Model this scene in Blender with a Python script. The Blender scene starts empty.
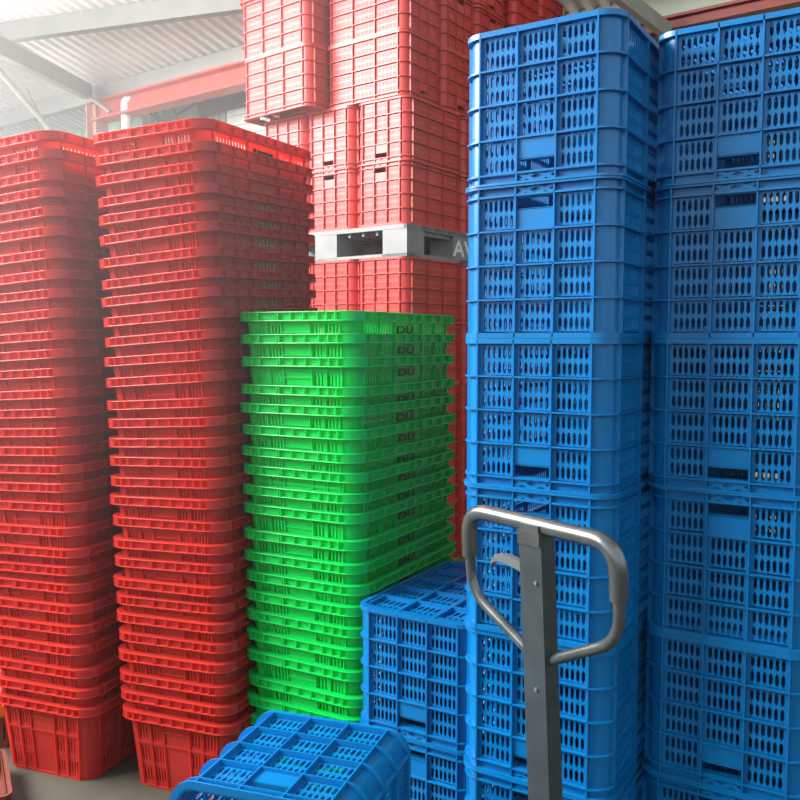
import bpy, math, random
from mathutils import Matrix, Vector
random.seed(7)
S = bpy.context.scene
COL = S.collection
PI = math.pi

# ------------------------------------------------------------------ camera
F_PX, CAM_H = 860.0, 1.41
PITCH = math.atan(60.0 / F_PX)
cam_d = bpy.data.cameras.new('camera')
cam_d.sensor_width = 36.0
cam_d.lens = 36.0 * F_PX / 800.0
cam_d.clip_start = 0.05
cam_d.clip_end = 200
cam = bpy.data.objects.new('camera', cam_d)
cam.location = (0, 0, CAM_H)
cam.rotation_euler = (PI / 2 - PITCH, 0, 0)
COL.objects.link(cam)
S.camera = cam


def at(px, py, Y):
    """world point on the photo ray through (px, py) at distance Y"""
    a, b = (px - 400) / F_PX, -(py - 400) / F_PX
    d = Vector((a, math.cos(PITCH) + b * math.sin(PITCH), -math.sin(PITCH) + b * math.cos(PITCH)))
    return Vector((0, 0, CAM_H)) + d * (Y / d.y)


def axes(vpl):
    """unit floor directions (along a face, away from the viewer) for a vanishing point"""
    u = Vector((400 - vpl, -F_PX, 0)).normalized()
    return u, Vector((-u.y, u.x, 0))


# ------------------------------------------------------------------ materials
def new_mat(name):
    m = bpy.data.materials.new(name)
    m.use_nodes = True
    nt = m.node_tree
    nt.nodes.clear()
    out = nt.nodes.new('ShaderNodeOutputMaterial')
    return m, nt, out


def lin(c):
    return tuple(((x / 255) / 12.92 if x / 255 <= 0.04045 else ((x / 255 + 0.055) / 1.055) ** 2.4) for x in c) + (1,)


def mat(name, rgb, rough=0.4, metal=0.0, var=0.12, scale=6.0, transl=0.0, trgb=None, bump=0.0, spec=0.5, wear=None, objvar=0.0):
    m, nt, out = new_mat(name)
    N, L = nt.nodes, nt.links
    p = N.new('ShaderNodeBsdfPrincipled')
    p.inputs['Roughness'].default_value = rough
    p.inputs['Metallic'].default_value = metal
    p.inputs['Specular IOR Level'].default_value = spec
    tc = N.new('ShaderNodeTexCoord')
    nz = N.new('ShaderNodeTexNoise')
    nz.inputs['Scale'].default_value = scale
    nz.inputs['Detail'].default_value = 5
    L.new(tc.outputs['Object'], nz.inputs['Vector'])
    ramp = N.new('ShaderNodeValToRGB')
    c = lin(rgb)
    ramp.color_ramp.elements[0].position = 0.3
    ramp.color_ramp.elements[1].position = 0.7
    ramp.color_ramp.elements[0].color = tuple(x * (1 - var) for x in c[:3]) + (1,)
    ramp.color_ramp.elements[1].color = tuple(min(1, x * (1 + var)) for x in c[:3]) + (1,)
    L.new(nz.outputs['Fac'], ramp.inputs['Fac'])
    col = ramp.outputs['Color']
    if wear:
        w = N.new('ShaderNodeTexNoise')
        w.inputs['Scale'].default_value = wear[1]
        w.inputs['Detail'].default_value = 8
        L.new(tc.outputs['Object'], w.inputs['Vector'])
        wr = N.new('ShaderNodeValToRGB')
        wr.color_ramp.elements[0].position = wear[2]
        wr.color_ramp.elements[1].position = min(1, wear[2] + 0.08)
        L.new(w.outputs['Fac'], wr.inputs['Fac'])
        mx = N.new('ShaderNodeMixRGB')
        mx.inputs['Color2'].default_value = lin(wear[0])
        L.new(wr.outputs['Color'], mx.inputs['Fac'])
        L.new(col, mx.inputs['Color1'])
        col = mx.outputs['Color']
    if objvar:
        oi = N.new('ShaderNodeObjectInfo')
        hs = N.new('ShaderNodeHueSaturation')
        mr = N.new('ShaderNodeMapRange')
        mr.inputs['To Min'].default_value = 1 - objvar
        mr.inputs['To Max'].default_value = 1 + objvar
        L.new(oi.outputs['Random'], mr.inputs['Value'])
        L.new(mr.outputs['Result'], hs.inputs['Value'])
        L.new(col, hs.inputs['Color'])
        col = hs.outputs['Color']
    L.new(col, p.inputs['Base Color'])
    if bump:
        b = N.new('ShaderNodeBump')
        b.inputs['Strength'].default_value = bump
        b.inputs['Distance'].default_value = 0.01
        L.new(nz.outputs['Fac'], b.inputs['Height'])
        L.new(b.outputs['Normal'], p.inputs['Normal'])
    sh = p.outputs['BSDF']
    if transl:
        t = N.new('ShaderNodeBsdfTranslucent')
        t.inputs['Color'].default_value = lin(trgb or rgb)
        mix = N.new('ShaderNodeMixShader')
        mix.inputs['Fac'].default_value = transl
        L.new(sh, mix.inputs[1])
        L.new(t.outputs['BSDF'], mix.inputs[2])
        sh = mix.outputs['Shader']
    L.new(sh, out.inputs['Surface'])
    return m


M_BLUE = mat('blue_plastic', (0, 118, 186), rough=0.28, var=0.08, scale=4, transl=0.1, trgb=(10, 130, 220))
M_RED = mat('red_plastic', (206, 62, 54), rough=0.27, var=0.1, scale=4, transl=0.46, trgb=(255, 90, 40))
M_PILE = mat('red_box_plastic', (208, 68, 62), rough=0.34, var=0.1, scale=4, transl=0.1, trgb=(250, 70, 50))
M_GREEN = mat('green_plastic', (0, 220, 98), rough=0.27, var=0.08, scale=4, transl=0.35, trgb=(0, 245, 100))
M_ORANGE = mat('orange_plastic', (225, 105, 25), rough=0.4, transl=0.1)
M_BROWN = mat('dull_red_plastic', (112, 50, 38), rough=0.5)
M_PALLET = mat('grey_pallet_plastic', (128, 129, 130), rough=0.5, var=0.12, scale=9)
M_WOOD = mat('pallet_wood', (140, 108, 74), rough=0.8, var=0.25, scale=14)
M_STEEL = mat('dark_steel_paint', (78, 88, 92), rough=0.38, metal=0.55, var=0.15, scale=18, wear=((150, 150, 148), 14, 0.70))
M_GRIP = mat('grip_steel', (112, 118, 120), rough=0.26, metal=0.75, var=0.2, scale=30)
M_LEVER = mat('bare_steel', (136, 141, 143), rough=0.35, metal=0.6)
M_RUBBER = mat('black_rubber', (30, 30, 30), rough=0.7)
M_INK = mat('dark_print', (70, 38, 36), rough=0.6)
M_CHALK = mat('pale_print', (150, 140, 92), rough=0.7)
M_BLACK = mat('black_print', (30, 22, 20), rough=0.6)
M_WHITE = mat('white_print', (225, 228, 226), rough=0.6)
M_FLOOR = mat('concrete_floor', (70, 68, 58), rough=0.8, var=0.2, scale=3, bump=0.3, wear=((58, 56, 48), 2.2, 0.6))
M_ROOF = mat('roof_sheet', (226, 222, 218), rough=0.45, var=0.07, scale=2)
M_PURLIN = mat('purlin_paint', (150, 150, 144), rough=0.5, var=0.08)
M_BEAM = mat('red_oxide_paint', (196, 74, 62), rough=0.5, var=0.12)
M_COLUMN = mat('column_paint', (176, 128, 112), rough=0.6, var=0.15)
M_WALL = mat('wall_sheet', (160, 166, 148), rough=0.6, var=0.08, scale=2)
M_DARKW = mat('dark_shutter', (108, 88, 92), rough=0.6)
M_PANE = mat('frosted_pane', (208, 222, 212), rough=0.3, transl=0.6, trgb=(225, 240, 230))
M_PVC = mat('white_pvc', (222, 222, 216), rough=0.35)
M_CABLE = mat('cable_sheath', (70, 66, 62), rough=0.6)


# ------------------------------------------------------------------ mesh helpers
class MB:
    def __init__(s):
        s.v, s.f = [], []

    def add(s, vs, fs):
        o = len(s.v)
        s.v += [tuple(x) for x in vs]
        s.f += [tuple(i + o for i in f) for f in fs]

    def box(s, x0, x1, y0, y1, z0, z1):
        s.add([(x0, y0, z0), (x1, y0, z0), (x1, y1, z0), (x0, y1, z0), (x0, y0, z1), (x1, y0, z1), (x1, y1, z1), (x0, y1, z1)],
              [(0, 3, 2, 1), (4, 5, 6, 7), (0, 1, 5, 4), (1, 2, 6, 5), (2, 3, 7, 6), (3, 0, 4, 7)])

    def hexa(s, p):
        s.add(p, [(0, 3, 2, 1), (4, 5, 6, 7), (0, 1, 5, 4), (1, 2, 6, 5), (2, 3, 7, 6), (3, 0, 4, 7)])

    def bar(s, a, b, w, h, up=(0, 0, 1)):
        a, b = Vector(a), Vector(b)
        d = (b - a).normalized()
        r = d.cross(Vector(up)).normalized() * (w / 2)
        q = r.cross(d).normalized() * (h / 2)
        s.hexa([a - r - q, b - r - q, b + r - q, a + r - q, a - r + q, b - r + q, b + r + q, a + r + q])

    def tube(s, pts, rad, n=14, cap=True):
        pts = [Vector(p) for p in pts]
        rr = rad if isinstance(rad, (list, tuple)) else [rad] * len(pts)
        t0 = (pts[1] - pts[0]).normalized()
        ref = Vector((0, 0, 1)) if abs(t0.z) < 0.9 else Vector((1, 0, 0))
        nrm = (ref - t0 * ref.dot(t0)).normalized()
        vs = []
        for i, p in enumerate(pts):
            if i == 0:
                t = t0
            elif i == len(pts) - 1:
                t = (pts[i] - pts[i - 1]).normalized()
            else:
                t = ((pts[i] - pts[i - 1]).normalized() + (pts[i + 1] - pts[i]).normalized()).normalized()
            nrm = (nrm - t * nrm.dot(t)).normalized()
            bi = t.cross(nrm)
            for k in range(n):
                a = 2 * PI * k / n
                vs.append(p + (nrm * math.cos(a) + bi * math.sin(a)) * rr[i])
        fs = []
        for i in range(len(pts) - 1):
            for k in range(n):
                fs.append((i * n + k, i * n + (k + 1) % n, (i + 1) * n + (k + 1) % n, (i + 1) * n + k))
        if cap:
            fs.append(tuple(range(n))[::-1])
            fs.append(tuple((len(pts) - 1) * n + k for k in range(n)))
        s.add(vs, fs)

    def sweep(s, path, prof, closed=True):
        """path: list of (point, outward normal) in plan; prof: closed polygon of (offset, z)"""
        n, m = len(path), len(prof)
        vs = [(p.x + q.x * o, p.y + q.y * o, z) for p, q in path for o, z in prof]
        fs = []
        for i in range(n if closed else n - 1):
            j = (i + 1) % n
            for k in range(m):
                l = (k + 1) % m
                fs.append((i * m + k, j * m + k, j * m + l, i * m + l))
        if not closed:
            fs.append(tuple(range(m))[::-1])
            fs.append(tuple((n - 1) * m + k for k in range(m)))
        s.add(vs, fs)

    def transformed(s, fn):
        r = MB()
        r.v = [tuple(fn(Vector(p))) for p in s.v]
        r.f = list(s.f)
        return r

    def mesh(s, name, m, smooth=False):
        me = bpy.data.meshes.new(name)
        me.from_pydata(s.v, [], s.f)
        me.update()
        import bmesh
        bm = bmesh.new()
        bm.from_mesh(me)
        bmesh.ops.recalc_face_normals(bm, faces=bm.faces)
        bm.to_mesh(me)
        bm.free()
        if m:
            me.materials.append(m)
        if smooth:
            for p in me.polygons:
                p.use_smooth = True
            me.set_sharp_from_angle(angle=math.radians(40))
        return me

    def build(s, name, m, parent=None, smooth=False):
        o = bpy.data.objects.new(name, s.mesh(name, m, smooth))
        COL.objects.link(o)
        if parent:
            o.parent = parent
        return o


def tag(o, label=None, cat=None, group=None, kind=None):
    if label:
        o['label'] = label
    if cat:
        o['category'] = cat
    if group:
        o['group'] = group
    if kind:
        o['kind'] = kind
    return o


def empty(name, mw=None):
    o = bpy.data.objects.new(name, None)
    o.empty_display_size = 0.05
    COL.objects.link(o)
    if mw is not None:
        o.matrix_world = mw
    return o


def kids(o):
    return [c for c in bpy.data.objects if c.parent == o]


TREE = {}


def remember(root):
    TREE[root] = [(c, kids(c)) for c in kids(root)]


def copy_tree(root, skip=()):
    r = root.copy()
    COL.objects.link(r)
    for c, gs in TREE[root]:
        if c.name.split('.')[0] in skip:
            continue
        d = c.copy()
        d.parent = r
        COL.objects.link(d)
        for g in gs:
            if g.name.split('.')[0] in skip:
                continue
            e = g.copy()
            e.parent = d
            COL.objects.link(e)
    return r


def rrect(w, l, r, n=6):
    """rounded rectangle in plan as (point, normal), anticlockwise"""
    out = []
    for cx, cy, a0 in ((w / 2 - r, l / 2 - r, 0), (-w / 2 + r, l / 2 - r, PI / 2), (-w / 2 + r, -l / 2 + r, PI), (w / 2 - r, -l / 2 + r, 1.5 * PI)):
        for k in range(n + 1):
            a = a0 + PI / 2 * k / n
            d = Vector((math.cos(a), math.sin(a), 0))
            out.append((Vector((cx, cy, 0)) + d * r, d))
    return out


def slotted(mb, s0, s1, z0, z1, n, rows, t, rfrac=0.3, mfrac=0.06, bow=0.24):
    """a sheet between n=0 and n=-t (y), pierced by lens-shaped slots"""
    cw, ch = (s1 - s0) / n, (z1 - z0) / rows
    for i in range(n):
        for j in range(rows):
            a, b = s0 + i * cw, s0 + (i + 1) * cw
            c, d = z0 + j * ch, z0 + (j + 1) * ch
            cx, r = (a + b) / 2, cw * rfrac
            h0, h3 = c + ch * mfrac, d - ch * mfrac
            h1, h2 = h0 + (h3 - h0) * bow, h3 - (h3 - h0) * bow
            ring = [(a, c), (b, c), (b, d), (a, d), (cx, h0), (cx + r, h1), (cx + r, h2), (cx, h3), (cx - r, h2), (cx - r, h1)]
            vs = [(x, 0, z) for x, z in ring] + [(x, t, z) for x, z in ring]
            fr = [(0, 1, 5, 4), (1, 2, 6, 5), (2, 3, 7, 6), (3, 8, 7), (3, 0, 9, 8), (0, 4, 9)]
            fs = fr + [tuple(x + 10 for x in f[::-1]) for f in fr]
            for k in range(6):
                p, q = 4 + k, 4 + (k + 1) % 6
                fs.append((p, q, q + 10, p + 10))
            mb.add(vs, fs)


SIDES = {  # place a wall drawn in the x-z plane (outside = -y) onto a side of the box
    'front': lambda W, L: (lambda p: Vector((p.x, p.y - L / 2, p.z))),
    'back': lambda W, L: (lambda p: Vector((-p.x, -p.y + L / 2, p.z))),
    'east': lambda W, L: (lambda p: Vector((-p.y + W / 2, p.x, p.z))),
    'west': lambda W, L: (lambda p: Vector((p.y - W / 2, -p.x, p.z))),
}

# ------------------------------------------------------------------ stacking crate (upright prototype: base at z=0)
CW, CL, CH = 0.372, 0.575, 0.340
RIB = 0.011          # ribs stand this proud of the wall sheet
ROW = 0.0765


def crate_wall(length, cols, nslot, hand, rf=0.3):
    """one wall sheet with its ribs; drawn at sheet plane y=0, ribs to y=-RIB; hand -> leave the grip cell open"""
    half = length / 2 - 0.050
    cw = 2 * half / cols
    z0 = 0.010
    mb = MB()
    for r in range(4):
        za, zb = z0 + r * ROW, z0 + (r + 1) * ROW
        for c in range(cols):
            if hand and r == 3 and c == cols // 2:
                continue
            sa, sb = -half + c * cw, -half + (c + 1) * cw
            m = cw * 0.08
            slotted(mb, sa + m, sb - m, za + 0.005, zb - 0.003, nslot, 2, 0.003, rf)
            mb.box(sa, sa + m, 0, 0.003, za, zb)
            mb.box(sb - m, sb, 0, 0.003, za, zb)
    for r in range(5):                                  # level ribs
        z = z0 + r * ROW
        mb.box(-half, half, -RIB, 0.003, z - (0.010 if r == 0 else 0.0018), z + 0.0018)
    for c in range(cols + 1):                           # upright ribs
        s = -half + c * cw
        mb.box(s - 0.0016, s + 0.0016, -RIB, 0.002, 0.002, CH - 0.004)
    zt = z0 + 4 * ROW
    mb.box(-half, half, 0.001, 0.004, zt, CH)           # band under the lip
    return mb, half, cw, zt


def grip_mb(cw, z0):
    """closed upper half, hand opening near the lip and the crossed ribs beside it"""
    mb = MB()
    za, zb = z0 + 3 * ROW, z0 + 4 * ROW
    mb.box(-cw / 2, cw / 2, -0.004, 0.0, za, za + ROW * 0.60)
    mb.box(-cw / 2, cw / 2, -0.004, 0.02, za + ROW * 0.58, za + ROW * 0.62)
    mb.box(-cw / 2, cw / 2, -0.004, 0.02, zb - 0.004, zb + 0.001)
    for sg in (-1, 1):
        for k in range(2):
            xa = -cw / 2 + k * cw / 2
            a, b = (xa, -0.004, zb), (xa + cw / 2, -0.004, CH - 0.004)
            if sg < 0:
                a, b = (xa, -0.004, CH - 0.004), (xa + cw / 2, -0.004, zb)
            mb.bar(a, b, 0.008, 0.0022, up=(0, -1, 0.001))
    return mb


def make_stacking_crate(m, ns_end, ns_side, rf=0.3, W=0.372, L=0.575):
    root = empty('stacking_crate')
    core_w, core_l = W - 2 * RIB, L - 2 * RIB
    for key, length, cols, ns, hand, nm in (('front', W, 3, ns_end, True, 'end_wall'), ('back', W, 3, ns_end, True, 'end_wall'),
                                            ('east', L, 3, ns_side, False, 'side_wall'), ('west', L, 3, ns_side, False, 'side_wall')):
        mb, half, cw, zt = crate_wall(length, cols, ns, hand, rf)
        fn = SIDES[key](core_w, core_l)
        w = mb.transformed(fn).build(nm, m, root)
        if hand:
            grip_mb(cw, 0.010).transformed(fn).build('hand_grip', m, w)
    for q in range(4):                                  # rounded corners with their rib arcs
        path = rrect(core_w, core_l, 0.041, 7)[q * 8:(q + 1) * 8]
        mb = MB()
        mb.sweep(path, [(0.0, 0.0), (0.0, CH), (-0.003, CH), (-0.003, 0.0)], closed=False)
        for r in range(5):
            z = 0.010 + r * ROW
            lo = 0.010 if r == 0 else 0.0018
            mb.sweep(path, [(-0.002, z - lo), (RIB, z - lo), (RIB, z + 0.0018), (-0.002, z + 0.0018)], closed=False)
        mb.build('corner_post', m, root, smooth=True)
    mb = MB()                                           # lip
    path = rrect(core_w, core_l, 0.041, 7)
    mb.sweep(path, [(-0.004, CH - 0.005), (RIB + 0.003, CH - 0.005), (RIB + 0.003, CH), (-0.004, CH)])
    mb.sweep(path, [(-0.004, CH - 0.024), (RIB - 0.002, CH - 0.024), (RIB - 0.002, CH - 0.021), (-0.004, CH - 0.021)])
    mb.build('rim', m, root, smooth=True)
    mb = MB()                                           # base: lattice of deep ribs below a slotted floor
    nx, ny = 3, 5
    bw, bl = core_w - 0.006, core_l - 0.006
    for i in range(nx + 1):
        x = -bw / 2 + 0.006 + i * (bw - 0.012) / nx
        mb.box(x - 0.006, x + 0.006, -bl / 2, bl / 2, 0.0, 0.026)
    for j in range(ny + 1):
        y = -bl / 2 + 0.006 + j * (bl - 0.012) / ny
        mb.box(-bw / 2, bw / 2, y - 0.006, y + 0.006, 0.0005, 0.0255)
    sh = MB()
    for i in range(nx):
        for j in range(ny):
            xa = -bw / 2 + 0.006 + i * (bw - 0.012) / nx
            xb = xa + (bw - 0.012) / nx
            ya = -bl / 2 + 0.006 + j * (bl - 0.012) / ny
            yb = ya + (bl - 0.012) / ny
            slotted(sh, xa + 0.004, xb - 0.004, ya + 0.004, yb - 0.004, 6, 2, 0.003, rf)
    sh = sh.transformed(lambda p: Vector((p.x, p.z, 0.010 + p.y)))
    mb.add(sh.v, sh.f)
    cr, ex, ey = 0.036, bw / 2 - 0.036, bl / 2 - 0.036

    def rounded(p):                                     # the base follows the rounded corners
        dx, dy = abs(p.x) - ex, abs(p.y) - ey
        if dx > 0 and dy > 0 and math.hypot(dx, dy) > cr:
            k = cr / math.hypot(dx, dy)
            return Vector((math.copysign(ex + dx * k, p.x), math.copysign(ey + dy * k, p.y), p.z))
        return p
    mb = mb.transformed(rounded)
    mb.build('base', m, root)
    remember(root)
    return root


def make_nesting_crate(m, W=0.42, L=0.63, H=0.255, inset=0.022):
    root = empty('nesting_crate')
    lip = 0.022
    w0, l0 = W - 2 * lip, L - 2 * lip                   # wall outline at the top

    def taper(p):                                       # walls lean inwards towards the base
        k = 1 - inset * 2 * (1 - p.z / H) / w0
        kl = 1 - inset * 2 * (1 - p.z / H) / l0
        return Vector((p.x * k, p.y * kl, p.z))
    for key, length, nm, n in (('front', w0, 'end_wall', 8), ('back', w0, 'end_wall', 8), ('east', l0, 'side_wall', 11), ('west', l0, 'side_wall', 11)):
        half = length / 2 - 0.045
        a = half * 0.33
        mb = MB()
        for z_a, z_b in ((0.016, 0.076), (0.082, 0.142), (0.156, 0.224)):
            for s_a, s_b in ((-half, -a), (a, half)):
                slotted(mb, s_a + 0.004, s_b - 0.004, z_a, z_b, n, 1, 0.003, 0.24, 0.06, 0.1)
                mb.box(s_a, s_a + 0.004, 0, 0.003, z_a, z_b)
                mb.box(s_b - 0.004, s_b, 0, 0.003, z_a, z_b)
        for z_a, z_b in ((0.0, 0.016), (0.076, 0.082), (0.142, 0.156), (0.224, H)):
            mb.box(-half, -a, 0, 0.003, z_a, z_b)
            mb.box(a, half, 0, 0.003, z_a, z_b)
        mb.box(-a, a, 0, 0.003, 0.0, H)                 # closed centre panel
        for s in (-half, -a, a, half, -half * 0.66, half * 0.66):
            mb.box(s - 0.002, s + 0.002, -0.006, 0.001, 0.01, H - 0.02)
        for z in (0.004, 0.149):
            mb.box(-half, half, -0.004, 0.001, z - 0.004, z + 0.004)
        mb.box(-a, a, -0.005, 0.001, 0.192, 0.196)      # lower edge of the grip recess
        fn = SIDES[key](w0, l0)
        w = mb.transformed(lambda p: taper(fn(p))).build(nm, m, root)
    for q in range(4):
        path = rrect(w0, l0, 0.046, 6)[q * 7:(q + 1) * 7]
        mb = MB()
        for k in range(4):
            za, zb = H * k / 4, H * (k + 1) / 4
            mb.sweep(path, [(0.0, za), (0.0, zb), (-0.003, zb), (-0.003, za)], closed=False)
        mb.transformed(taper).build('corner_post', m, root, smooth=True)
    mb = MB()                                           # channel-section rim, pockets divided by small ribs
    path = rrect(w0, l0, 0.046, 6)
    mb.sweep(path, [(0.0, H), (lip - 0.002, H), (lip - 0.0006, H - 0.0006), (lip, H - 0.002), (lip - 0.0006, H - 0.0036), (lip - 0.002, H - 0.0042), (0.010, H - 0.0042), (0.010, H - 0.0248), (lip - 0.002, H - 0.0248), (lip - 0.0006, H - 0.0254), (lip, H - 0.027), (lip - 0.0006, H - 0.0284), (lip - 0.002, H - 0.029), (0.0, H - 0.029)])
    for q in range(4):                                  # closed corner blocks
        mb.sweep(path[q * 7 + 1:q * 7 + 6], [(0.004, H - 0.001), (lip - 0.001, H - 0.001), (lip - 0.001, H - 0.028), (0.004, H - 0.028)], closed=False)
    for sgn in (-1, 1):
        for f in (-0.97, -0.78, -0.36, -0.31, -0.02, 0.27, 0.58, 0.78, 0.97):
            x = f * (w0 / 2 - 0.046)
            y = sgn * (l0 / 2)
            mb.box(x - 0.0016, x + 0.0016, min(y + sgn * 0.008, y + sgn * (lip - 0.001)), max(y + sgn * 0.008, y + sgn * (lip - 0.001)), H - 0.027, H - 0.002)
        for f in (-0.97, -0.7, -0.45, -0.2, 0.0, 0.2, 0.45, 0.7, 0.97):
            y = f * (l0 / 2 - 0.046)
            x = sgn * (w0 / 2)
            mb.box(min(x + sgn * 0.008, x + sgn * (lip - 0.001)), max(x + sgn * 0.008, x + sgn * (lip - 0.001)), y - 0.0016, y + 0.0016, H - 0.027, H - 0.002)
    mb.build('rim', m, root, smooth=True)
    mb = MB()
    bw, bl = w0 - 2 * inset - 0.034, l0 - 2 * inset - 0.034
    sh = MB()
    slotted(sh, -bw / 2 + 0.02, bw / 2 - 0.02, -bl / 2 + 0.02, bl / 2 - 0.02, 12, 10, 0.004, 0.3)
    sh = sh.transformed(lambda p: Vector((p.x, p.z, 0.002 + p.y)))
    mb.add(sh.v, sh.f)
    mb.box(-bw / 2, bw / 2, -bl / 2, -bl / 2 + 0.02, 0.002, 0.006)
    mb.box(-bw / 2, bw / 2, bl / 2 - 0.02, bl / 2, 0.002, 0.006)
    mb.box(-bw / 2, -bw / 2 + 0.02, -bl / 2 + 0.02, bl / 2 - 0.02, 0.002, 0.006)
    mb.box(bw / 2 - 0.02, bw / 2, -bl / 2 + 0.02, bl / 2 - 0.02, 0.002, 0.006)
    mb.build('base', m, root)
    return root


ORD = ['zeroth', 'topmost', 'second', 'third', 'fourth', 'fifth', 'sixth', 'seventh', 'eighth', 'ninth', 'tenth', 'eleventh', 'twelfth', 'thirteenth',
       'fourteenth', 'fifteenth', 'sixteenth', 'seventeenth', 'eighteenth', 'nineteenth', 'twentieth', 'twenty-first', 'twenty-second', 'twenty-third',
       'twenty-fourth', 'twenty-fifth', 'twenty-sixth', 'twenty-seventh', 'twenty-eighth', 'twenty-ninth', 'thirtieth', 'thirty-first', 'thirty-second', 'thirty-third']

used = {}


def place(proto, mw, label, cat, group=None, skip=()):
    """first call moves the prototype itself, later ones copy it with its parts"""
    if proto not in used and not skip:
        used[proto] = 1
        o = proto
    else:
        o = copy_tree(proto, skip)
    o.matrix_world = mw
    return tag(o, label, cat, group)


def text_mesh(txt, name):
    c = bpy.data.curves.new(name, 'FONT')
    c.body = txt
    c.size = 1.0
    c.align_x = 'CENTER'
    c.align_y = 'BOTTOM_BASELINE'
    c.extrude = 0.01
    c.offset = 0.012
    o = bpy.data.objects.new(name, c)
    COL.objects.link(o)
    dg = bpy.context.evaluated_depsgraph_get()
    dg.update()
    me = bpy.data.meshes.new_from_object(o.evaluated_get(dg))
    bpy.data.objects.remove(o)
    return me


def text_obj(txt, name, m, parent, mw):
    me = text_mesh(txt, name)
    me.transform(mw)
    me.materials.clear()
    me.materials.append(m)
    o = bpy.data.objects.new(name, me)
    COL.objects.link(o)
    o.parent = parent
    return o


BASIS_EAST = Matrix(((0, 0, 1, 0), (1, 0, 0, 0), (0, 1, 0, 0), (0, 0, 0, 1)))   # text x -> +y, text y -> +z, facing +x


def frame(origin, u, v, z=0.0):
    return Matrix(((u.x, v.x, 0, origin.x), (u.y, v.y, 0, origin.y), (0, 0, 1, z), (0, 0, 0, 1)))


FLIP = Matrix.Translation((0, 0, CH)) @ Matrix.Rotation(PI, 4, 'Y')      # bottom up, in the same space

# ------------------------------------------------------------------ blue stacking crates
blue = make_stacking_crate(M_BLUE, 6, 9, rf=0.31)
uA, vA = axes(-1000)
OA = Vector((0.138, 2.005, 0))                             # front corner of the nearer tower, its bright edge
EA = 0.052                                              # timber under the two towers
PITCH_Z = 0.3405
ordn = ['topmost', 'second', 'third', 'fourth', 'fifth', 'lowest']


def jig(a):
    return random.uniform(-a, a)


for t in range(6):
    c = OA + uA * (CW / 2 + jig(0.003)) + vA * (CL / 2 + jig(0.003))
    base = frame(c, uA, vA, EA + (5 - t) * PITCH_Z) @ Matrix.Rotation(math.radians(jig(0.4)), 4, 'Z')
    inv = t % 2 == 0
    place(blue, base @ (FLIP if inv else Matrix()), f'blue slotted crate {"upside down" if inv else "upright"}, {ordn[t]} in tower behind the jack handle', 'crate', 'blue crates in the tower behind the handle')
OB = OA + uA * 0.378 + vA * 0.205
for t in range(6):
    c = OB + uA * (CW / 2 + jig(0.002)) + vA * (CL / 2 + jig(0.003))
    base = frame(c, uA, vA, EA + (5 - t) * PITCH_Z) @ Matrix.Rotation(math.radians(jig(0.3)), 4, 'Z')
    inv = t % 2 == 0
    place(blue, base @ (FLIP if inv else Matrix()), f'blue slotted crate {"upside down" if inv else "upright"}, {ordn[t]} in tower at the picture edge', 'crate', 'blue crates in the outer tower')
for O_ in (OA, OB):                                     # unseen second rank, added close behind so the tower slots look dark
    for t in range(6):
        c = O_ + uA * (CW / 2 + jig(0.002)) + vA * (CL * 1.5 + 0.012)
        place(blue, frame(c, uA, vA, EA + (5 - t) * PITCH_Z) @ (FLIP if t % 2 == 0 else Matrix()),
              'unseen blue slotted crate added close behind the two blue towers to darken their slots', 'crate', 'unseen blue crates added behind the towers')
uC, vC = axes(-1050)
OC = at(353, 603, 2.33)
for t, (nm, inv) in enumerate((('turned base up, upper of the low pair', True), ('with lip up, lower of the low pair', False))):
    c = OC + uC * CW / 2 + vC * CL / 2
    base = frame(c, uC, vC, (1 - t) * PITCH_Z)
    place(blue, base @ (FLIP if inv else Matrix()), f'blue crate {nm} before the green stack', 'crate', 'low pair of blue crates')
# the crate standing on its end in front: local z (mouth) points at the viewer
uD, vD = axes(-2100)
pd = at(256, 707, 1.0)
s = (CL - CAM_H) / (pd.z - CAM_H)
PD = Vector((0, 0, CAM_H)) + (pd - Vector((0, 0, CAM_H))) * s
zz = -vD                                                # mouth direction
R = Matrix(((uD.x, 0, zz.x, 0), (uD.y, 0, zz.y, 0), (0, -1, 0, 0), (0, 0, 0, 1)))
# columns: local x -> uD, local y -> -Z, local z -> toward viewer
if R.to_3x3().determinant() < 0:
    R = Matrix(((-uD.x, 0, zz.x, 0), (-uD.y, 0, zz.y, 0), (0, -1, 0, 0), (0, 0, 0, 1)))
cD = PD + uD * CW / 2
place(blue, Matrix.Translation((cD.x, cD.y, CL / 2)) @ R, 'single blue crate standing on its end, hand grip facing up', 'crate')

# timber under the two towers
wp = empty('wooden_pallet', frame(OA, uA, vA, 0))
tag(wp, 'low timber pallet under the two blue crate towers', 'pallet')
for k in range(6):
    mb = MB()
    mb.box(-0.01, 0.76, 0.01 + k * 0.245, 0.16 + k * 0.245, 0.034, EA - 0.0005)
    mb.build('deck_board', M_WOOD, wp)
for x in (0.0, 0.35, 0.69):
    mb = MB()
    mb.box(x, x + 0.06, 0.0, 1.39, 0.0, 0.034)
    mb.build('runner', M_WOOD, wp)

# ------------------------------------------------------------------ nested stacks
def axis_wob(seed):
    r = random.Random(seed)
    return lambda a: r.uniform(-a, a)


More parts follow.
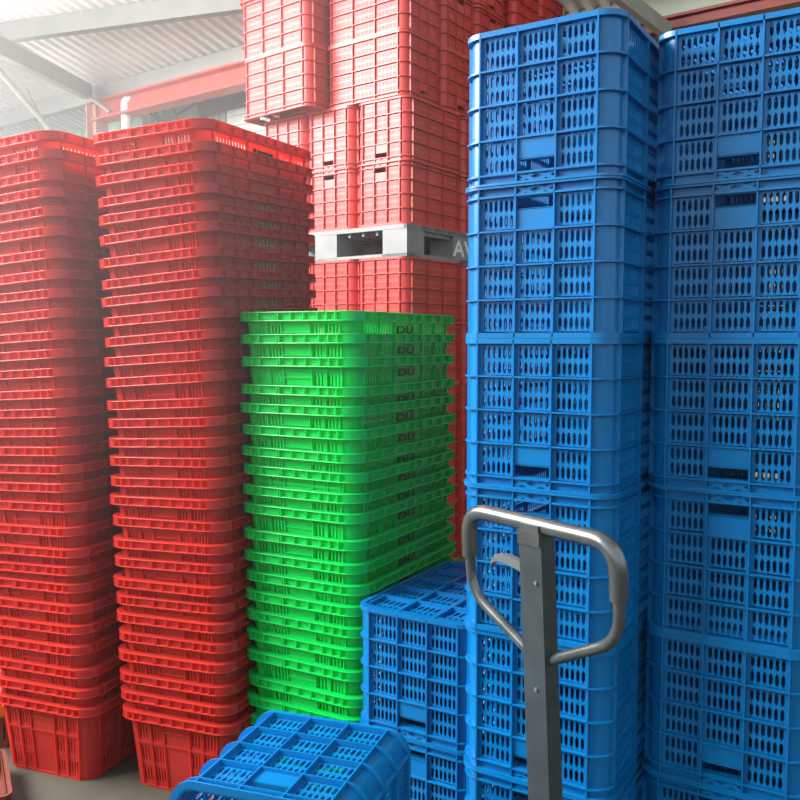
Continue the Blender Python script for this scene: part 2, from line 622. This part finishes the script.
def nested_stack(proto, N, corner, u, v, pitch, lean, tilt, where, group, colour, W=0.42, L=0.63, H=0.255, skip_for=None, seed=1):
    """corner: floor point under the rim's viewer-side corner towards +u. lean(z) -> shift, tilt(z) -> (roll, pitch) in radians"""
    w = axis_wob(seed)
    z = 0.0
    zs = [0.0]
    for k in range(1, N):
        zs.append(zs[-1] + pitch * (1 + w(0.10) + (0.16 if k % 7 == 3 else -0.027)))
    for k in range(N):
        z = zs[k]
        c = corner - u * (W / 2) + v * (L / 2) + lean(z + H) + u * w(0.0035) + v * w(0.004)
        rl, pt = tilt(z + H)
        T = Matrix.Translation((0, 0, H))
        mw = frame(c, u, v, z) @ T @ Matrix.Rotation(rl + w(0.006), 4, 'Y') @ Matrix.Rotation(pt + w(0.004), 4, 'X') @ Matrix.Rotation(w(0.008), 4, 'Z') @ T.inverted()
        n = N - k
        lab = f'{colour} nesting crate, {ORD[n]} from top of {where}' if n > 1 else f'{colour} nesting crate, topmost and open in {where}'
        if k == 0:
            lab = f'{colour} nesting crate, lowest on the floor in {where}'
        place(proto, mw, lab, 'crate', group, skip_for(n, N) if skip_for else ())


def interp(tbl):
    def f(z):
        if z <= tbl[0][0]:
            return tbl[0][1]
        for (a, p), (b, q) in zip(tbl, tbl[1:]):
            if z <= b:
                k = (z - a) / (b - a)
                return tuple(x + (y - x) * k for x, y in zip(p, q))
        return tbl[-1][1]
    return f


red = make_nesting_crate(M_RED, W=0.43, L=0.74)
SX = 0.43 / 2 - 0.022
side = [c for c in kids(red) if c.name.startswith('side_wall')][0]      # the wall towards +x
mk = MB()                                               # pale scrawl on the wall, too blurred to read
for k, (dy, a) in enumerate(((-0.05, 0.5), (-0.028, -0.2), (-0.004, 0.45), (0.02, 0.1), (0.042, 0.5))):
    mk.bar((SX - 0.003, dy - a * 0.012, 0.194), (SX - 0.0005, dy + a * 0.012, 0.219), 0.007, 0.003, up=(1, 0, 0.01))
mk.build('chalk_mark', M_CHALK, side)
mk = MB()
mk.tube([(SX - 0.003, -0.055, 0.205), (SX + 0.001, -0.055, 0.205)], 0.008, 12)
for k in range(6):
    mk.box(SX - 0.003, SX + 0.001, -0.035 + k * 0.018, -0.024 + k * 0.018, 0.199, 0.210)
mk.build('stamp', M_BLACK, side)
remember(red)

uR, vR = axes(-1950)
cornerR = at(231, 712, 2.48)
cornerR.z = 0


def red_skip(n, N):
    if n == 1:
        return ('chalk_mark',)
    return ('stamp',) if 4 <= n <= 12 else ('chalk_mark', 'stamp')


tiltR = interp([(0.3, (-0.0, 0.0)), (0.9, (-0.02, 0.0)), (1.3, (-0.06, 0.02)), (1.75, (-0.075, 0.05)), (2.1, (-0.05, 0.06))])
nested_stack(red, 30, cornerR, uR, vR, 0.0622, lambda z: uR * (-0.03 * (z - 0.25)), tiltR, 'tall red stack beside the green one', 'red nesting crates beside the green stack', 'red', skip_for=red_skip, seed=3, W=0.43, L=0.74)
uL, vL = axes(-1900)
cornerL = at(93, 708, 2.59)
cornerL.z = 0
tiltL = interp([(0.3, (0.0, 0.0)), (0.9, (-0.03, 0.0)), (1.5, (-0.07, 0.02)), (2.1, (-0.09, 0.03))])
nested_stack(red, 30, cornerL, uL, vL, 0.0615, lambda z: uL * (-0.055 * z), tiltL, 'tall red stack away from green one', 'red nesting crates in the outer stack', 'red',
             skip_for=lambda n, N: ('chalk_mark', 'stamp'), seed=5, W=0.43, L=0.74)
for c in kids(red):
    for g in kids(c):
        bpy.data.objects.remove(g)
    bpy.data.objects.remove(c)
bpy.data.objects.remove(red)

green = make_nesting_crate(M_GREEN, W=0.45, L=0.68)
side = [c for c in kids(green) if c.name.startswith('side_wall')][0]
mw = Matrix.Translation((0.2028, -0.02, 0.194)) @ Matrix.Rotation(math.radians(6), 4, 'Y') @ BASIS_EAST @ Matrix.Diagonal((0.076, 0.031, 0.05, 1))
text_obj('D\u0168', 'printed_letters', M_INK, side, mw)
remember(green)
uG, vG = axes(-1150)
cornerG = at(363, 600, 2.38)
cornerG.z = 0
nested_stack(green, 20, cornerG, uG, vG, 0.0645, lambda z: uG * (-0.012 * z), interp([(0.3, (0.0, 0.0)), (1.5, (0.0, 0.0))]), 'green stack', 'green nesting crates in one stack', 'bright green', seed=11, W=0.45, L=0.68)

# ------------------------------------------------------------------ red pile on pallets at the back
PW, PL = 0.346, 0.545
pile = make_stacking_crate(M_PILE, 9, 14, rf=0.16, W=PW, L=PL)
uP, vP = axes(-780)
OP = at(407, 229, 4.45)
OP.z = 0                                                # corner of the pile nearest the viewer; boxes run along -uP and +vP
PH = 0.165


def make_pallet(mw, label, letters):
    r = empty('plastic_pallet', mw)
    tag(r, label, 'pallet', 'grey pallets under the red pile')
    for j in range(9):
        mb = MB()
        y0 = j * 1.1 / 9
        mb.box(-1.1, 0.0, y0 + 0.012, y0 + 1.1 / 9 - 0.012, PH - 0.020, PH)
        mb.build('deck_slat', M_PALLET, r)
    mb = MB()
    for (xa, xb, ya, yb) in ((-1.1, 0, 0, 0.02), (-1.1, 0, 1.08, 1.1), (-1.1, -1.08, 0, 1.1), (-0.02, 0, 0, 1.1)):
        mb.box(xa, xb, ya, yb, PH - 0.024, PH - 0.001)
    for k in range(12):
        mb.box(-1.07 + k * 0.094, -1.055 + k * 0.094, 0.03, 1.07, PH - 0.045, PH - 0.018)
    mb.build('deck_frame', M_PALLET, r)
    for x0, x1 in ((-1.1, -0.94), (-0.63, -0.47), (-0.16, 0.0)):
        for y0, y1 in ((0, 0.16), (0.44, 0.66), (0.94, 1.1)):
            mb = MB()
            mb.box(x0 + 0.002, x1 - 0.002, y0 + 0.002, y1 - 0.002, 0.014, PH - 0.022)
            b = mb.build('foot_block', M_PALLET, r)
            if letters and x1 == 0.0 and y0 > 0.4 and y1 < 0.8:
                text_obj('AV', 'printed_letters', M_WHITE, b, Matrix.Translation((-0.0015, 0.55, 0.035)) @ BASIS_EAST @ Matrix.Diagonal((0.17, 0.125, 0.2, 1)))
    for x0, x1 in ((-1.1, -0.94), (-0.63, -0.47), (-0.16, 0.0)):
        mb = MB()
        mb.box(x0, x1, 0, 1.1, 0.0, 0.016)
        mb.build('skid', M_PALLET, r)
    mb = MB()
    for y0 in (0.0, 0.5, 1.0):
        mb.box(-1.1, 0, y0, y0 + 0.1, 0.001, 0.017)
    mb.build('cross_skid', M_PALLET, r)
    return r


Z0 = PH
Z1 = PH + 5 * PITCH_Z * 0.985
K = 0.985                                               # the red boxes are a touch lower

make_pallet(frame(OP, uP, vP, 0), 'grey pallet on the floor under the red pile', False)
make_pallet(frame(OP, uP, vP, Z1), 'grey plastic pallet with white letters between layers of the red pile', True)
tiers = ['first', 'second', 'third', 'fourth', 'fifth']


def box_crate(i_u, i_v, tier, base_z, rotated, inv, label, du=0.0, dv=0.0, rz=0.0, off=0.0):
    K_ = K if base_z == Z0 else 0.955
    if rotated:
        c = OP - uP * (PL / 2 + (PL + 0.004) * i_u) + vP * (PW / 2 + (PW + 0.004) * i_v)
    else:
        c = OP - uP * (PW / 2 + (PW + 0.004) * i_u) + vP * (PL / 2 + (PL + 0.004) * i_v)
    c = c + uP * du + vP * (dv + off)
    mw = frame(c, uP, vP, base_z + tier * PITCH_Z * K_) @ Matrix.Rotation(rz + math.radians(jig(0.5)) + (PI / 2 if rotated else 0), 4, 'Z')
    place(pile, mw @ Matrix.Diagonal((1, 1, K_, 1)) @ (FLIP if inv else Matrix()), label, 'crate', 'red box crates in the back pile')


for layer, bz in ((0, Z0), (1, Z1 + PH)):
    lay = 'above the lettered pallet' if layer else 'below the lettered pallet'
    for t in range(5):
        inv = (t % 2 == 1) if layer else (t % 2 == 0)
        rot = layer == 1 and t >= 2
        if not rot:
            for i in range(3):
                if layer == 0 and t < 3 and i > 0:
                    continue                            # hidden behind the stacks in front
                where = ['at the pile corner', 'next to the corner box', 'third in from the corner'][i]
                box_crate(i, 0, t, bz, False, inv, f'red box crate, {tiers[t]} tier {lay}, {where}', du=jig(0.003), dv=jig(0.006))
            box_crate(0, 1, t, bz, False, inv, f'red box crate, {tiers[t]} tier {lay}, behind the corner box', du=jig(0.003))
        else:
            up = ['lower', 'middle', 'upper'][t - 2]
            box_crate(0, 0, t, bz, True, t % 2 == 0, f'red box crate laid crosswise at the pile corner, {up} of three', du=jig(0.004) - 0.01)
            box_crate(1, 0, t, bz, True, t % 2 == 0, f'red box crate laid crosswise at the pile end by the beam, {up} of three', du=0.0 - 0.012 * (t - 3), dv=-0.12, rz=math.radians(-3))
            box_crate(0, 1, t, bz, True, t % 2 == 0, f'red box crate laid crosswise behind the corner ones, {up} of three', du=jig(0.004) - 0.01)
            box_crate(0, 2, t, bz, True, t % 2 == 0, f'red box crate laid crosswise at the rear of the pile, {up} of three', du=jig(0.004) - 0.01)

# the next pile, standing behind; only its top shows above the blue tower
make_pallet(frame(OP + vP * 1.13, uP, vP, 0), 'grey pallet on the floor under the rear red pile', False)
make_pallet(frame(OP + vP * 1.13, uP, vP, Z1), 'grey pallet between layers of the rear red pile', False)
for bz in (Z0, Z1 + PH):
    for t in range(5):
        for q in range(2):
            if bz != Z0 and t >= 3:
                lab = f'red box crate of the rear pile over the blue tower, {["second", "topmost"][t - 3]}, {["nearer", "farther"][q]} of two'
            else:
                lab = 'red box crate of the rear pile, behind the blue tower'
            box_crate(0, q, t, bz, True, t % 2 == 0, lab, dv=1.13)

# ------------------------------------------------------------------ pallet jack
wJ = Vector((0.60, -0.80, 0)).normalized()
nJ = Vector((0.80, 0.60, 0))
top = at(536, 526, 1.40)
TL = math.radians(3.6)
downJ = (Vector((0, 0, -1)) * math.cos(TL) + nJ * math.sin(TL)).normalized()
fwd = downJ.cross(wJ).normalized()
if fwd.dot(nJ) < 0:
    fwd = -fwd
# local axes: x along the loop's width, y away from the viewer, z up the tilted post
MJ = Matrix(((wJ.x, fwd.x, -downJ.x, top.x), (wJ.y, fwd.y, -downJ.y, top.y), (wJ.z, fwd.z, -downJ.z, top.z), (0, 0, 0, 1)))
post_len = (top.z - 0.16) / math.cos(TL)
jack_root_loc = top + downJ * (top.z / math.cos(TL))
jack = empty('pallet_jack', Matrix.Translation((jack_root_loc.x, jack_root_loc.y, 0)))
tag(jack, 'dark steel pallet jack with looped tubular handle, before the blue towers', 'pallet jack')


def jk(mb, name, m, parent=None, smooth=True):
    o = mb.transformed(lambda p: MJ @ p - jack_root_loc.to_3d()).build(name, m, parent or jack, smooth)
    return o


def fillet(pts, rad, n=8):
    out = [Vector(pts[0])]
    for i in range(1, len(pts) - 1):
        p, a, b = Vector(pts[i]), Vector(pts[i - 1]), Vector(pts[i + 1])
        r = rad[i] if isinstance(rad, (list, tuple)) else rad
        da, db = (a - p).normalized(), (b - p).normalized()
        for k in range(n + 1):
            t = k / n
            out.append((p + da * r) * (1 - t) ** 2 + p * 2 * t * (1 - t) + (p + db * r) * t ** 2)
    out.append(Vector(pts[-1]))
    return out


HW, TR = 0.168, 0.0095
loop = fillet([(-0.02, 0.0, -0.225), (-HW, 0.0, -0.150), (-HW + 0.0, 0.0, 0.002), (HW, 0.0, 0.002), (HW, 0.0, -0.150), (0.02, 0.0, -0.225)], [0, 0.045, 0.05, 0.05, 0.045, 0], 10)
mb = MB()
mb.tube(loop, TR, 18)
hl = jk(mb, 'handle_loop', M_GRIP)
gp = fillet([(-HW, 0.0, -0.085), (-HW, 0.0, 0.002), (HW, 0.0, 0.002), (HW, 0.0, -0.085)], [0, 0.05, 0.05, 0], 12)
mb = MB()
mb.tube(gp, TR + 0.0048, 20)
jk(mb, 'grip_sleeve', M_GRIP, hl)
mb = MB()                                               # post: folded channel
px, py = 0.025, 0.016
mb.box(-px, px, -py, py, -post_len, -0.012)
post = jk(mb, 'post', M_STEEL, smooth=False)
mb = MB()
mb.box(-px - 0.001, px * 0.92, -py - 0.002, py + 0.001, -0.030, -0.006)
mb.box(-px + 0.004, px - 0.004, -py - 0.0015, -py + 0.004, -0.012, 0.006)
jk(mb, 'saddle_bracket', M_GRIP, post, smooth=False)
for (x, z) in ((0.012, -0.09), (0.004, -0.275)):
    mb = MB()
    mb.tube([(x, -py - 0.003, z), (x, -py + 0.002, z)], 0.0035, 10)
    jk(mb, 'rivet', M_LEVER, post)
# release lever: thin curved blade pointing out over the loop's far side
prof = [(0.0, -0.052, 0.020), (-0.03, -0.050, 0.017), (-0.07, -0.046, 0.015), (-0.10, -0.047, 0.013), (-0.118, -0.054, 0.009), (-0.124, -0.062, 0.004)]
mb = MB()
vs, fs = [], []
for x, z, h in prof:
    for yy in (-0.006, 0.006):
        vs += [(x * 0.70 - px + 0.004, yy, z - 0.024 - h / 2), (x * 0.70 - px + 0.004, yy, z - 0.024 + h / 2)]
for i in range(len(prof) - 1):
    a, b = i * 4, i * 4 + 4
    fs += [(a, a + 1, b + 1, b), (a + 2, b + 2, b + 3, a + 3), (a + 1, a + 3, b + 3, b + 1), (a, b, b + 2, a + 2)]
fs += [(0, 2, 3, 1), (len(vs) - 4, len(vs) - 3, len(vs) - 1, len(vs) - 2)]
mb.add(vs, fs)
jk(mb, 'release_lever', M_LEVER, smooth=False)


def jk2(mb, name, m, parent=None, smooth=True):         # upright pieces near the floor, frame wJ / nJ
    Mx = frame(Vector((0, 0, 0)), wJ, nJ, 0)
    return mb.transformed(lambda p: Mx @ p).build(name, m, parent or jack, smooth)


mb = MB()
mb.tube([(0, 0.0, 0.12), (0, 0.0, 0.36)], 0.045, 20)
jk2(mb, 'pump_cylinder', M_STEEL)
mb = MB()
mb.box(-0.11, 0.11, -0.05, 0.09, 0.10, 0.16)
jk2(mb, 'yoke', M_STEEL, smooth=False)
for s_ in (-1, 1):
    mb = MB()
    mb.tube([(s_ * 0.035, 0.0, 0.09), (s_ * 0.085, 0.0, 0.09)], 0.09, 28)
    jk2(mb, 'steer_wheel', M_RUBBER)

# ------------------------------------------------------------------ the setting
mb = MB()
mb.box(-8, 10, -6, 12, -0.05, 0.0)
tag(mb.build('floor', M_FLOOR), kind='structure')

uB, vB = axes(-800)
EV = at(95, 90, 8.6)                                    # a point of the eave line, above the post
SL = math.tan(math.radians(15))


def roofp(a, b, dz=0.0):
    """a along the eave, b from the eave towards the viewer"""
    return EV + uB * a - vB * b + Vector((0, 0, b * SL + dz))


mb = MB()
prof = []
pitch = 0.115
n = int(15 / pitch)
for k in range(n):
    a0 = -5 + k * pitch
    for da, h in ((0.0, 0.0), (0.05, 0.0), (0.062, 0.034), (0.100, 0.034)):
        prof.append((a0 + da, h))
nb = len(prof)
vs = [roofp(a, -0.6, h) for a, h in prof] + [roofp(a, 11, h) for a, h in prof]
mb.add(vs, [(i, i + 1, nb + i + 1, nb + i) for i in range(nb - 1)])
vs = [roofp(a, -0.6, h + 0.004) for a, h in prof] + [roofp(a, 11, h + 0.004) for a, h in prof]
mb.add(vs, [(i, nb + i, nb + i + 1, i + 1) for i in range(nb - 1)])
tag(mb.build('ceiling', M_ROOF), kind='structure')


def beam(name, a, b, w, h, m, kind='structure', lip=0.0):
    mb = MB()
    mb.bar(a, b, w, h)
    o = mb.build(name, m)
    tag(o, kind=kind)
    return o


def roof_at(px, py, dz=0.0):
    o, d = Vector((0, 0, CAM_H)), at(px, py, 1.0) - Vector((0, 0, CAM_H))
    nr = (vB * SL + Vector((0, 0, 1)))
    return o + d * ((EV - o).dot(nr) / d.dot(nr)) + Vector((0, 0, dz))


beam('purlin_5', roof_at(-60, 33, -0.08), roof_at(260, -13, -0.08), 0.08, 0.15, mat('purlin_paint_darkened', (104, 104, 100), rough=0.5))  # purlin colour darkened to offset the strong lamp light on this one
k = 0
for b_ in (0.02, 4.3, 6.4, 8.5):
    k += 1
    beam(f'purlin_{k}', roofp(-5, b_, -0.07), roofp(10, b_, -0.07), 0.07, 0.14, M_PURLIN)


def ibeam(name, a, b, w, h, m):
    mb = MB()
    a, b = Vector(a), Vector(b)
    mb.bar(a + Vector((0, 0, h / 2)), b + Vector((0, 0, h / 2)), w, 0.018)
    mb.bar(a - Vector((0, 0, h / 2)), b - Vector((0, 0, h / 2)), w, 0.018)
    mb.bar(a, b, 0.016, h)
    return tag(mb.build(name, m), kind='structure')


ibeam('beam_1', roofp(0.05, 0.02, -0.235), roofp(3.2, 0.02, -0.235), 0.16, 0.17, M_BEAM)
pr = at(690, 20, 5.6)
ibeam('beam_2', pr - uB * 0.55, pr + uB * 5, 0.09, 0.07, mat('dark_oxide_paint', (132, 52, 42), rough=0.5))
beam('trim_1', at(600, -20, 5.2), at(668, 32, 5.5), 0.05, 0.09, M_PURLIN)
ec = roofp(0.02, 0.0, -0.12)
mb = MB()
for sx in (-0.07, 0.07):
    mb.box(sx - 0.008, sx + 0.008, -0.07, 0.07, 0, ec.z)
mb.box(-0.07, 0.07, -0.006, 0.006, 0, ec.z)
col = mb.build('column', M_COLUMN)
col.matrix_world = frame(Vector((ec.x, ec.y, 0)), uB, vB, 0)
tag(col, kind='structure')
# rafter brace and tie rods under the roof at the bright end
beam('rafter', at(-30, 32, 6.3), at(88, 92, 8.45), 0.08, 0.14, M_PURLIN)
for i, (p, q, w) in enumerate((((-5, 66, 6.8), (68, 150, 7.3), 0.022), ((26, 88, 7.0), (47, 130, 7.2), 0.009), ((84, 93, 8.4), (110, 112, 8.3), 0.018))):
    mb = MB()
    mb.tube([at(*p), at(*q)], w, 10)
    tag(mb.build(f'tie_rod_{i + 1}', M_PURLIN, smooth=True), kind='structure')
# wall behind the beam: ribbed sheet, with shutter, louvre and frosted panes
WB = 0.55                                               # wall stands this far behind the eave line


def wallp(a, z, out=0.0):
    p = EV + uB * a + vB * (WB - out)
    return Vector((p.x, p.y, z))


def wall_box(mb, a0, a1, z0, z1, o0, o1):
    mb.hexa([wallp(a0, z0, o0), wallp(a1, z0, o0), wallp(a1, z0, o1), wallp(a0, z0, o1), wallp(a0, z1, o0), wallp(a1, z1, o0), wallp(a1, z1, o1), wallp(a0, z1, o1)])


mb = MB()
wall_box(mb, 0.0, 10, 0, EV.z + 0.6, -0.03, 0.0)
for i in range(40):
    wall_box(mb, 0.05 + i * 0.09, 0.075 + i * 0.09, 0, EV.z + 0.55, 0.0, 0.012)
tag(mb.build('wall_back', M_WALL), kind='structure')
mb = MB()
wall_box(mb, -5, 0.0, 0, EV.z - 0.75, -0.03, 0.0)
tag(mb.build('wall_back_low', M_WALL), kind='structure')
mb = MB()
wall_box(mb, -5, -0.02, EV.z - 0.72, EV.z - 0.12, -0.012, 0.0)
for i in range(8):
    wall_box(mb, -5 + i * 0.66, -4.96 + i * 0.66, EV.z - 0.76, EV.z - 0.1, -0.02, 0.02)
tag(mb.build('window_1', M_PANE), kind='structure')
mb = MB()
mb.box(10, 10.1, -6, 12, 0, 1.6)
tag(mb.build('wall_right', M_WALL), kind='structure')  # unseen side wall, cut low so fill light enters above it


def wall_at(px, py):
    """(along, height) where the photo ray meets the back wall"""
    o, d = Vector((0, 0, CAM_H)), at(px, py, 1.0) - Vector((0, 0, CAM_H))
    p0 = EV + vB * WB
    t = (p0 - o).dot(vB) / d.dot(vB)
    p = o + d * t
    return (p - p0).dot(uB), p.z


a0, z1 = wall_at(208, 78)
a1, z0 = wall_at(262, 104)
sh = MB()
wall_box(sh, a0, a1 + 0.5, z0, z1 + 0.35, 0.0, 0.10)
tag(sh.build('window_2', M_DARKW), kind='structure')
a2, z2 = wall_at(231, 112)
mb = MB()
for i in range(9):
    wall_box(mb, a2, a2 + 0.6, z2 - 0.09 * i - 0.055, z2 - 0.09 * i, 0.012, 0.045)
wall_box(mb, a2 - 0.04, a2 + 0.65, z2 - 0.85, z2 + 0.05, 0.0, 0.014)
tag(mb.build('window_3', M_PVC), kind='structure')
a3, z3 = wall_at(172, 88)
a4, z4 = wall_at(200, 130)
mb = MB()
wall_box(mb, a3, a4, z4, z3, 0.012, 0.03)
tag(mb.build('window_4', M_PANE), kind='structure')
mb = MB()
wall_box(mb, a4, a4 + 0.09, z4 - 0.5, z3 + 0.3, 0.0, 0.09)
tag(mb.build('trim_2', M_WALL), kind='structure')
mb = MB()
mb.box(-6.1, -6.0, -6, 12, 0, 1.7)
tag(mb.build('wall_left_light_block', M_WALL), kind='structure')  # unseen low wall, added to block sky light near the floor
mb = MB()
mb.box(-6, 10, -5.1, -5.0, 0, 1.9)
tag(mb.build('wall_front_light_block', M_WALL), kind='structure')  # unseen, added behind the camera to keep low light off the stacks
# white downpipe with elbow, and cables
p0 = at(127, 140, 8.3)
p1 = at(126, 99, 8.3)
p2 = at(140, 99, 8.28)
mb = MB()
mb.tube(fillet([p0, p1, p2], [0, 0.07, 0], 8), 0.05, 16)
tag(mb.build('pipe', M_PVC, smooth=True), 'white plastic pipe with elbow rising beside the red beam', 'pipe')
cab = [[(158, 100, 8.4), (154, 118, 8.4), (160, 122, 8.4), (163, 140, 8.4)], [(168, 92, 8.3), (175, 112, 8.3), (180, 125, 8.3)], [(140, 108, 8.4), (165, 122, 8.4), (205, 98, 8.2), (214, 92, 8.2)]]
nm = ['dark cable hanging straight down the back wall', 'short dark cable curling below the red beam', 'dark cable slung along the wall towards the shutter']
for c_, l_ in zip(cab, nm):
    mb = MB()
    mb.tube(fillet([at(*p) for p in c_], [0] + [0.06] * (len(c_) - 2) + [0], 6), 0.012, 8)
    tag(mb.build('cable', M_CABLE, smooth=True), l_, 'cable', 'cables on the back wall')

# ------------------------------------------------------------------ small things at the edge of the floor


def shallow_crate(m, w, l, h, x, y, z, deg, label):
    r = empty('shallow_crate', Matrix.Translation((x, y, z)) @ Matrix.Rotation(math.radians(deg), 4, 'Z'))
    tag(r, label, 'crate')
    mb = MB()
    mb.box(-w / 2 + 0.004, w / 2 - 0.004, -l / 2 + 0.004, l / 2 - 0.004, 0.0, 0.006)
    mb.build('base', m, r)
    for key, length in (('front', w), ('back', w), ('east', l), ('west', l)):
        mb = MB()
        hl = length / 2
        mb.box(-hl, hl, 0, 0.004, 0.0, 0.02)
        mb.box(-hl, hl, 0, 0.004, h - 0.03, h)
        slotted(mb, -hl, hl, 0.02, h - 0.03, 14, 1, 0.004, 0.22, 0.04, 0.1)
        for k in range(5):
            s_ = -hl + 0.01 + k * (length - 0.02) / 4
            mb.box(s_ - 0.003, s_ + 0.003, -0.006, 0.002, 0.0, h - 0.004)
        mb.transformed(SIDES[key](w, l)).build('wall', m, r)
    mb = MB()
    mb.sweep(rrect(w, l, 0.012, 4), [(-0.003, h - 0.008), (0.013, h - 0.008), (0.013, h), (-0.003, h)])
    mb.build('rim', m, r)


po = at(7, 700, 2.92)
ox, oy = po.x - 0.23, po.y + 0.20
shallow_crate(M_BROWN, 0.40, 0.56, 0.115, ox - 0.015, oy, 0.0, 14, 'dull red shallow crate on the floor under the orange one')
shallow_crate(M_ORANGE, 0.40, 0.56, 0.135, ox - 0.015, oy, 0.1155, 14, 'orange shallow crate peeking out beside the outer red stack')
pb = at(20, 772, 2.55)
shallow_crate(M_BROWN, 0.40, 0.30, 0.075, pb.x - 0.24, pb.y - 0.06, 0.0, 28, 'dull red shallow crate on the floor before the outer red stack')

# ------------------------------------------------------------------ light: daylight from the open end and the yard behind
w = bpy.data.worlds.new('World')
S.world = w
w.use_nodes = True
bg = w.node_tree.nodes['Background']
bg.inputs['Color'].default_value = (0.86, 0.95, 1.0, 1)
bg.inputs['Strength'].default_value = 0.9


def area(name, loc, target, sx, sy, power, col=(1, 1, 1)):
    d = bpy.data.lights.new(name, 'AREA')
    d.shape = 'RECTANGLE'
    d.size, d.size_y = sx, sy
    d.energy = power
    d.color = col
    o = bpy.data.objects.new(name, d)
    o.location = loc
    o.rotation_euler = (Vector(target) - Vector(loc)).to_track_quat('-Z', 'Y').to_euler()
    COL.objects.link(o)
    return o


area('doorway_daylight', (-4.9, 2.6, 4.1), (0, 3.2, 1.8), 4.5, 2.4, 980, (1, 0.98, 0.95))
area('gap_daylight', (-4.6, 7.6, 3.1), (-0.4, 2.8, 1.9), 2.4, 1.2, 40, (1, 0.99, 0.95))
mb = MB()
mb.box(-7.95, 9.95, -4.95, 11.95, -0.03, 6.9)
hz = tag(mb.build('dusty_haze', None), 'thin bright dust haze hanging in the hall air', 'haze', None, 'stuff')

hm, hnt, hout = new_mat('haze')
hv = hnt.nodes.new('ShaderNodeVolumeScatter')
hv.inputs['Color'].default_value = (1, 1, 1, 1)
hv.inputs['Density'].default_value = 0.029
hv.inputs['Anisotropy'].default_value = 0.3
# the haze hangs thickest near the open bright side and thins towards the floor and the inner side
htc = hnt.nodes.new('ShaderNodeTexCoord')
hsep = hnt.nodes.new('ShaderNodeSeparateXYZ')
hnt.links.new(htc.outputs['Object'], hsep.inputs[0])
fac = []
for ax, f0, f1 in (('X', 0.35, -0.75), ('Z', 0.75, 1.75)):
    r_ = hnt.nodes.new('ShaderNodeMapRange')
    r_.interpolation_type = 'SMOOTHSTEP'
    r_.inputs['From Min'].default_value = min(f0, f1)
    r_.inputs['From Max'].default_value = max(f0, f1)
    r_.inputs['To Min'].default_value = 0.0 if f1 > f0 else 1.0
    r_.inputs['To Max'].default_value = 1.0 if f1 > f0 else 0.0
    hnt.links.new(hsep.outputs[ax], r_.inputs['Value'])
    fac.append(r_)
m1 = hnt.nodes.new('ShaderNodeMath')
m1.operation = 'MULTIPLY'
hnt.links.new(fac[0].outputs['Result'], m1.inputs[0])
hnt.links.new(fac[1].outputs['Result'], m1.inputs[1])
m2 = hnt.nodes.new('ShaderNodeMath')
m2.operation = 'MULTIPLY'
m2.inputs[1].default_value = 0.04
hnt.links.new(m1.outputs[0], m2.inputs[0])
hnt.links.new(m2.outputs[0], hv.inputs['Density'])
hm.cycles.volume_step_rate = 0.5
hnt.links.new(hv.outputs['Volume'], hout.inputs['Volume'])
hz.data.materials.append(hm)

S.view_settings.view_transform = 'Standard'
S.view_settings.look = 'None'
S.view_settings.gamma = 1.0
S.view_settings.exposure = 0.42
S.view_settings.use_curve_mapping = False
